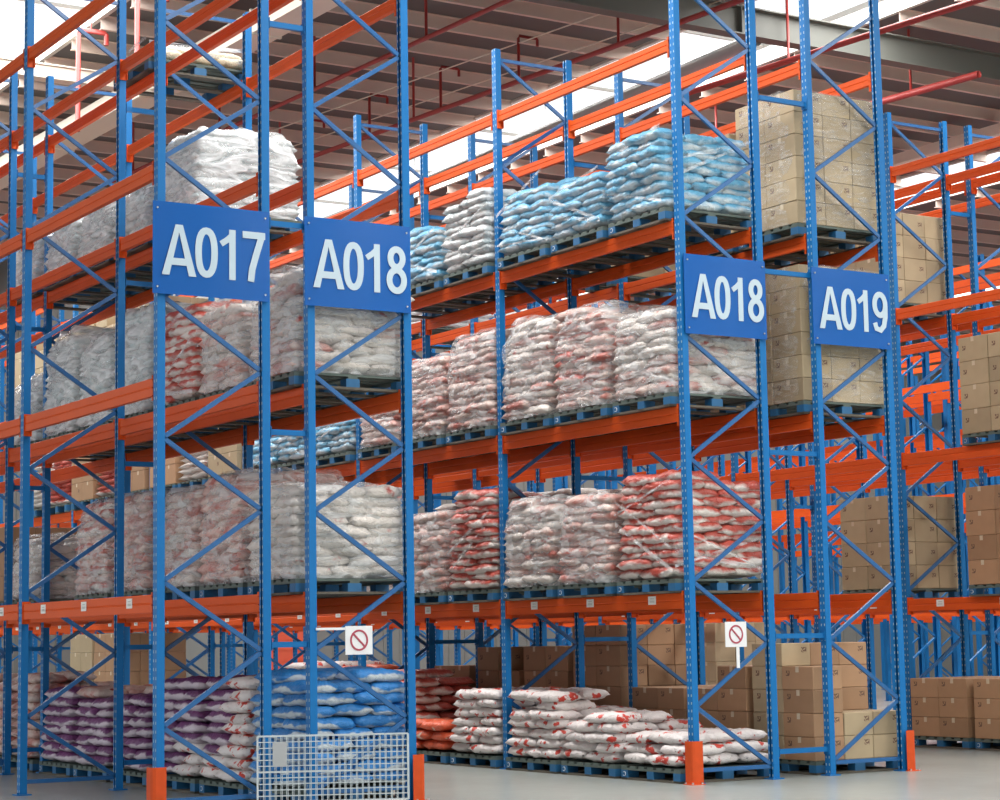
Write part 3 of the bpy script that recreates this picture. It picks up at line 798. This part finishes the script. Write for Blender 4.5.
# ------------------------------------------------------------------ wire cage with loose wrap inside
def wire_cage(p, ang, w, zt):
    """a folded-flat mesh cage leaning in front of the end frame"""
    root = link('wire_cage', None, None, (p[0], p[1], 0), (0, 0, ang)); z0 = .085
    for y, nm in ((0, 'front_panel'), (.045, 'back_panel')):
        b = MB(); sh = .012 if y else 0
        n = int(w/.05)
        for i in range(n+1):
            x = w*i/n+(sh if 0 < i < n else 0); b.bar((x, y, z0), (x, y, zt), .006, .006)
        k = int((zt-z0)/.05)
        for i in range(k+1):
            z = z0+(zt-z0)*i/k; th = .013 if i in (0, k, k//2) else .006
            b.bar((0, y-.006 if th < .01 else y, z), (w, y-.006 if th < .01 else y, z), th, th)
        for x in (0, w): b.bar((x, y, z0), (x, y, zt), .016, .016)
        link(nm, b.mesh('cage_panel', [M['wire_white']]), root)
    b = MB(); b.box(.13, .25, -.014, -.010, zt-.26, zt-.05); link('name_plate', b.mesh('name_plate', [M['galv']]), root)
    for y in (-.02, .065):
        b = MB(); b.box(.02, w-.02, y-.02, y+.02, .03, z0-.008); link('base_rail', b.mesh('base_rail', [M['duct']]), root)
    for x in (.06, w-.06):
        b = MB(); b.box(x-.04, x+.04, -.05, .09, 0, .03); link('foot', b.mesh('foot', [M['wire_white']]), root)
    tag(root, 'folded pale wire mesh cage standing in front of the blue sacks', 'wire cage')
wire_cage((.845, -.16), math.radians(-26), 1.30, .645)
# ------------------------------------------------------------------ building shell
XA, XB, YA, YB, ZR = -12., 46., -24., 31.5, 11.05
b = MB(); b.box(-30, 60, -30, 34, -.2, 0); struct('floor', b.mesh('floor', [M['floor']]))
SKY = [(2.0, 4.3), (12.55, 14.9), (23.1, 25.3), (33.6, 35.8)]
xs = [XA]
for a, c in SKY: xs += [a, c]
xs.append(XB)
b = MB()
for i in range(0, len(xs), 2): b.box(xs[i], xs[i+1], YA, YB, ZR+.0, ZR+.05)
struct('ceiling', b.mesh('ceiling', [M['roof']]))
for n, (a, c) in enumerate(SKY):
    b = MB(); b.box(a, c, YA, YB, ZR+.30, ZR+.31)
    o = struct('window_%d' % (n+1), b.mesh('skylight_sheet', [M['glazing']]))
    f = MB()
    for x in (a, c): f.box(x-.04, x+.04, YA, YB, ZR-.05, ZR+.30)
    y = YA+1.2
    while y < YB: f.bar((a, y, ZR+.26), (c, y, ZR+.26), .04, .05); y += 3.6
    link('window_frame', f.mesh('window_frame', [M['bars']]), o)
n = 0; y = YA+.4
while y < YB:
    b = MB()
    for i in range(0, len(xs), 2):
        b.box(xs[i], xs[i+1], y-.035, y-.028, ZR-.20, ZR-.004); b.box(xs[i], xs[i+1], y-.035, y+.035, ZR-.207, ZR-.20); b.box(xs[i], xs[i+1], y-.10, y-.028, ZR-.012, ZR-.004)
    n += 1; struct('trim_%d' % n, b.mesh('purlin', [M['purlin']])); y += 1.25
# main girder and its lighter neighbour
b = MB(); gy = 6.75
b.box(XA, XB, gy-.12, gy+.12, 10.30, 10.32); b.box(XA, XB, gy-.12, gy+.12, 10.72, 10.74); b.box(XA, XB, gy-.012, gy+.012, 10.32, 10.72)
for k in range(0, 9): b.box(XA+k*6, XA+k*6+.012, gy-.11, gy+.11, 10.32, 10.72)
struct('trim_%d' % (n+1), b.mesh('roof_girder', [M['girder']]))
b = MB(); b.box(-2.2, 6.6, 13.60, 13.85, 10.25, 10.45); b.box(-2.2, 6.6, 13.56, 13.89, 10.45, 10.47)
tag(link('ventilation_duct', b.mesh('ventilation_duct', [M['duct']])), 'pale duct crossing below the roof at upper left', 'duct')
b = MB(); b.bar((5.50, 24, 10.45), (5.98, 4, 10.45), .46, .34); 
for y in (6, 10, 14, 18, 22): b.bar((5.5+.024*(24-y), y, 10.45), (5.5+.024*(24-y), y+.05, 10.45), .50, .38)
for y in (8, 16): b.bar((5.5+.024*(24-y), y, 10.5), (5.5+.024*(24-y), y, ZR), .02, .02)
tag(link('ventilation_duct', b.mesh('ventilation_duct', [M['duct']])), 'cream duct running along the racks high above the left A018 row', 'duct')
b = MB(); b.bar((20.6, 22, 10.6), (20.7, 4, 10.6), .26, .2)
tag(link('cable_tray', b.mesh('cable_tray', [M['duct']])), 'cream cable tray under the roof above the boxes at upper right', 'cable tray')
b = MB(); b.tube([(13.2, 26, 10.35), (12.45, 6.87, 10.35)], .11, 10)
for y in (9, 13, 18, 23): b.tube([(12.45+.0392*(y-6.87), y, 10.35), (12.45+.0392*(y-6.87), y, ZR-.01)], .012, 6)
tag(link('rainwater_pipe', b.mesh('rainwater_pipe', [M['pipe_grey']])), 'grey round pipe hanging under the bright skylight', 'pipe')
def sprinkler(x0, ya, x1, yb, z, risers, hangers, label, r=.05):
    b = MB(); b.tube([(x0, ya, z), (x1, yb, z)], r, 8)
    root = link('sprinkler_pipe', b.mesh('sprinkler_pipe', [M['red_pipe']])); f = lambda y: x0+(x1-x0)*(y-ya)/(yb-ya)
    for y in risers:
        q = MB(); x = f(y); q.tube([(x, y, z), (x, y, z+.68), (x+.02, y, z+.72), (x+.33, y, z+.72), (x+.35, y, z+.70), (x+.35, y, z+.60)], .024, 6)
        link('sprinkler_riser', q.mesh('sprinkler_riser', [M['red_pipe']]), root)
    for y in hangers:
        q = MB(); x = f(y); q.tube([(x, y, z), (x, y, ZR)], .022, 6); link('hanger_rod', q.mesh('hanger_rod', [M['red_pipe']]), root)
    tag(root, label, 'sprinkler pipe', 'red sprinkler pipes')
sprinkler(6.95, 19, 7.75, 3, 10., [], [18, 14.6, 11.4, 8.2, 5], 'red sprinkler pipe high above the aisle nearest the left A018 sign', .035)
sprinkler(8.7, 22, 10.5, 3, 10., [17.6, 15.6, 13.6, 11.54, 9.49], [16.5, 7.15, 12.3], 'dark red sprinkler pipe above the right A018 row, with branch risers', .042)
for (px, py, lb) in ((3.95, 12.64, 'red sprinkler branch hooking over below the left skylight'), (3.9, 10.17, 'second red sprinkler branch, higher, beside the A017 end post')):
    q = MB(); q.tube([(px, py, 9.2), (px, py, 10.75), (px+.03, py, 10.79), (px+.42, py, 10.79), (px+.45, py, 10.76), (px+.45, py, 10.6)], .04, 8)
    q.tube([(px+.2, py, 10.79), (px+.2, py, ZR+.3)], .012, 6)
    tag(link('sprinkler_branch', q.mesh('sprinkler_branch', [M['red_pipe']])), lb, 'sprinkler pipe')
sprinkler(12.6, 9, 13.5, 0, 10., [], [6.6, 2.5], 'dark red sprinkler pipe crossing the upper right corner')
sprinkler(15.2, 12.5, 15.93, 5.75, 10., [], [7.1, 11.5], 'bright red pipe with a white drop beyond the A019 frame', .06)
b = MB()
b.tube([(8.4, 20, 10.6), (10.8, 3, 10.6)], .012, 5); b.tube([(9.6, 20, 10.7), (12.0, 3, 10.7)], .012, 5)
tag(link('cable_run', b.mesh('cable_run', [M['duct']])), 'thin pale cables strung under the dark roof, upper centre', 'cable')
# walls
b = MB(); b.box(XA, XB, YB, YB+.15, 0, ZR+.4)
for k in range(int((XB-XA)/.5)): b.box(XA+k*.5, XA+k*.5+.03, YB-.02, YB, 0, ZR)
struct('wall_back', b.mesh('wall_back', [M['wall']]))
b = MB(); b.box(XA, XB, YA-.15, YA, 0, ZR+.4); struct('wall_front', b.mesh('wall_front', [M['wall_front']]))
b = MB(); b.box(XB, XB+.15, YA, YB, 0, ZR+.4); struct('wall_right', b.mesh('wall_right', [M['wall']]))
b = MB(); b.box(13.75, 15.7, YB-.10, YB-.02, 0, 3.2); b.box(13.70, 13.75, YB-.12, YB-.02, 0, 3.25)
struct('door_1', b.mesh('door_dark', [M['wall_dark']]))
b = MB(); b.box(15.9, 17.3, YB-.14, YB-.02, 0, 2.6)
for k in range(9): b.box(15.9, 17.3, YB-.15, YB-.14, .2+k*.27, .23+k*.27)
struct('door_2', b.mesh('door_red', [M['door_red']]))
b = MB(); b.box(31.0, 32.4, YB-.10, YB-.02, 0, 2.6); b.box(30.9, 31.0, YB-.14, YB-.02, 0, 2.7); b.box(32.4, 32.5, YB-.14, YB-.02, 0, 2.7)
struct('door_3', b.mesh('door_white', [M['white']]))
# ------------------------------------------------------------------ light
w = bpy.data.worlds.new('daylight'); S.world = w; w.use_nodes = True
bg = w.node_tree.nodes['Background']; bg.inputs[0].default_value = (.93, .97, 1., 1); bg.inputs[1].default_value = 1.75
def area(name, loc, sx, sy, power, col, rot=(0, 0, 0)):
    l = bpy.data.lights.new(name, 'AREA'); l.shape = 'RECTANGLE'; l.size = sx; l.size_y = sy; l.energy = power; l.color = col
    o = bpy.data.objects.new(name, l); COL.objects.link(o); o.location = loc; o.rotation_euler = rot
    return o
for i, (a, c) in enumerate(SKY):
    area('skylight_daylight', ((a+c)/2, (YA+YB)/2, ZR+.2), c-a, YB-YA, 6200, (1, .98, .95))
# ------------------------------------------------------------------ camera
F = Vector((0.52838213, 0.84100259, 0.11630546)); Rr = Vector((0.84768521, -0.53022633, -0.01702413)); U = Vector((-0.04735087, -0.10758567, 0.99306758))
cam = bpy.data.cameras.new('camera'); co = bpy.data.objects.new('camera', cam); COL.objects.link(co)
cam.sensor_width = 36; cam.lens = 36*2057.57/1000; cam.clip_end = 200
mt = Matrix((Rr, U, -F)).transposed().to_4x4(); mt.translation = Vector((-6.8997, -16.5145, 1.4295)); co.matrix_world = mt
S.camera = co
S.view_settings.view_transform = 'Standard'; S.view_settings.look = 'None'; S.view_settings.gamma = 1; S.view_settings.use_curve_mapping = False
S.view_settings.exposure = -0.36
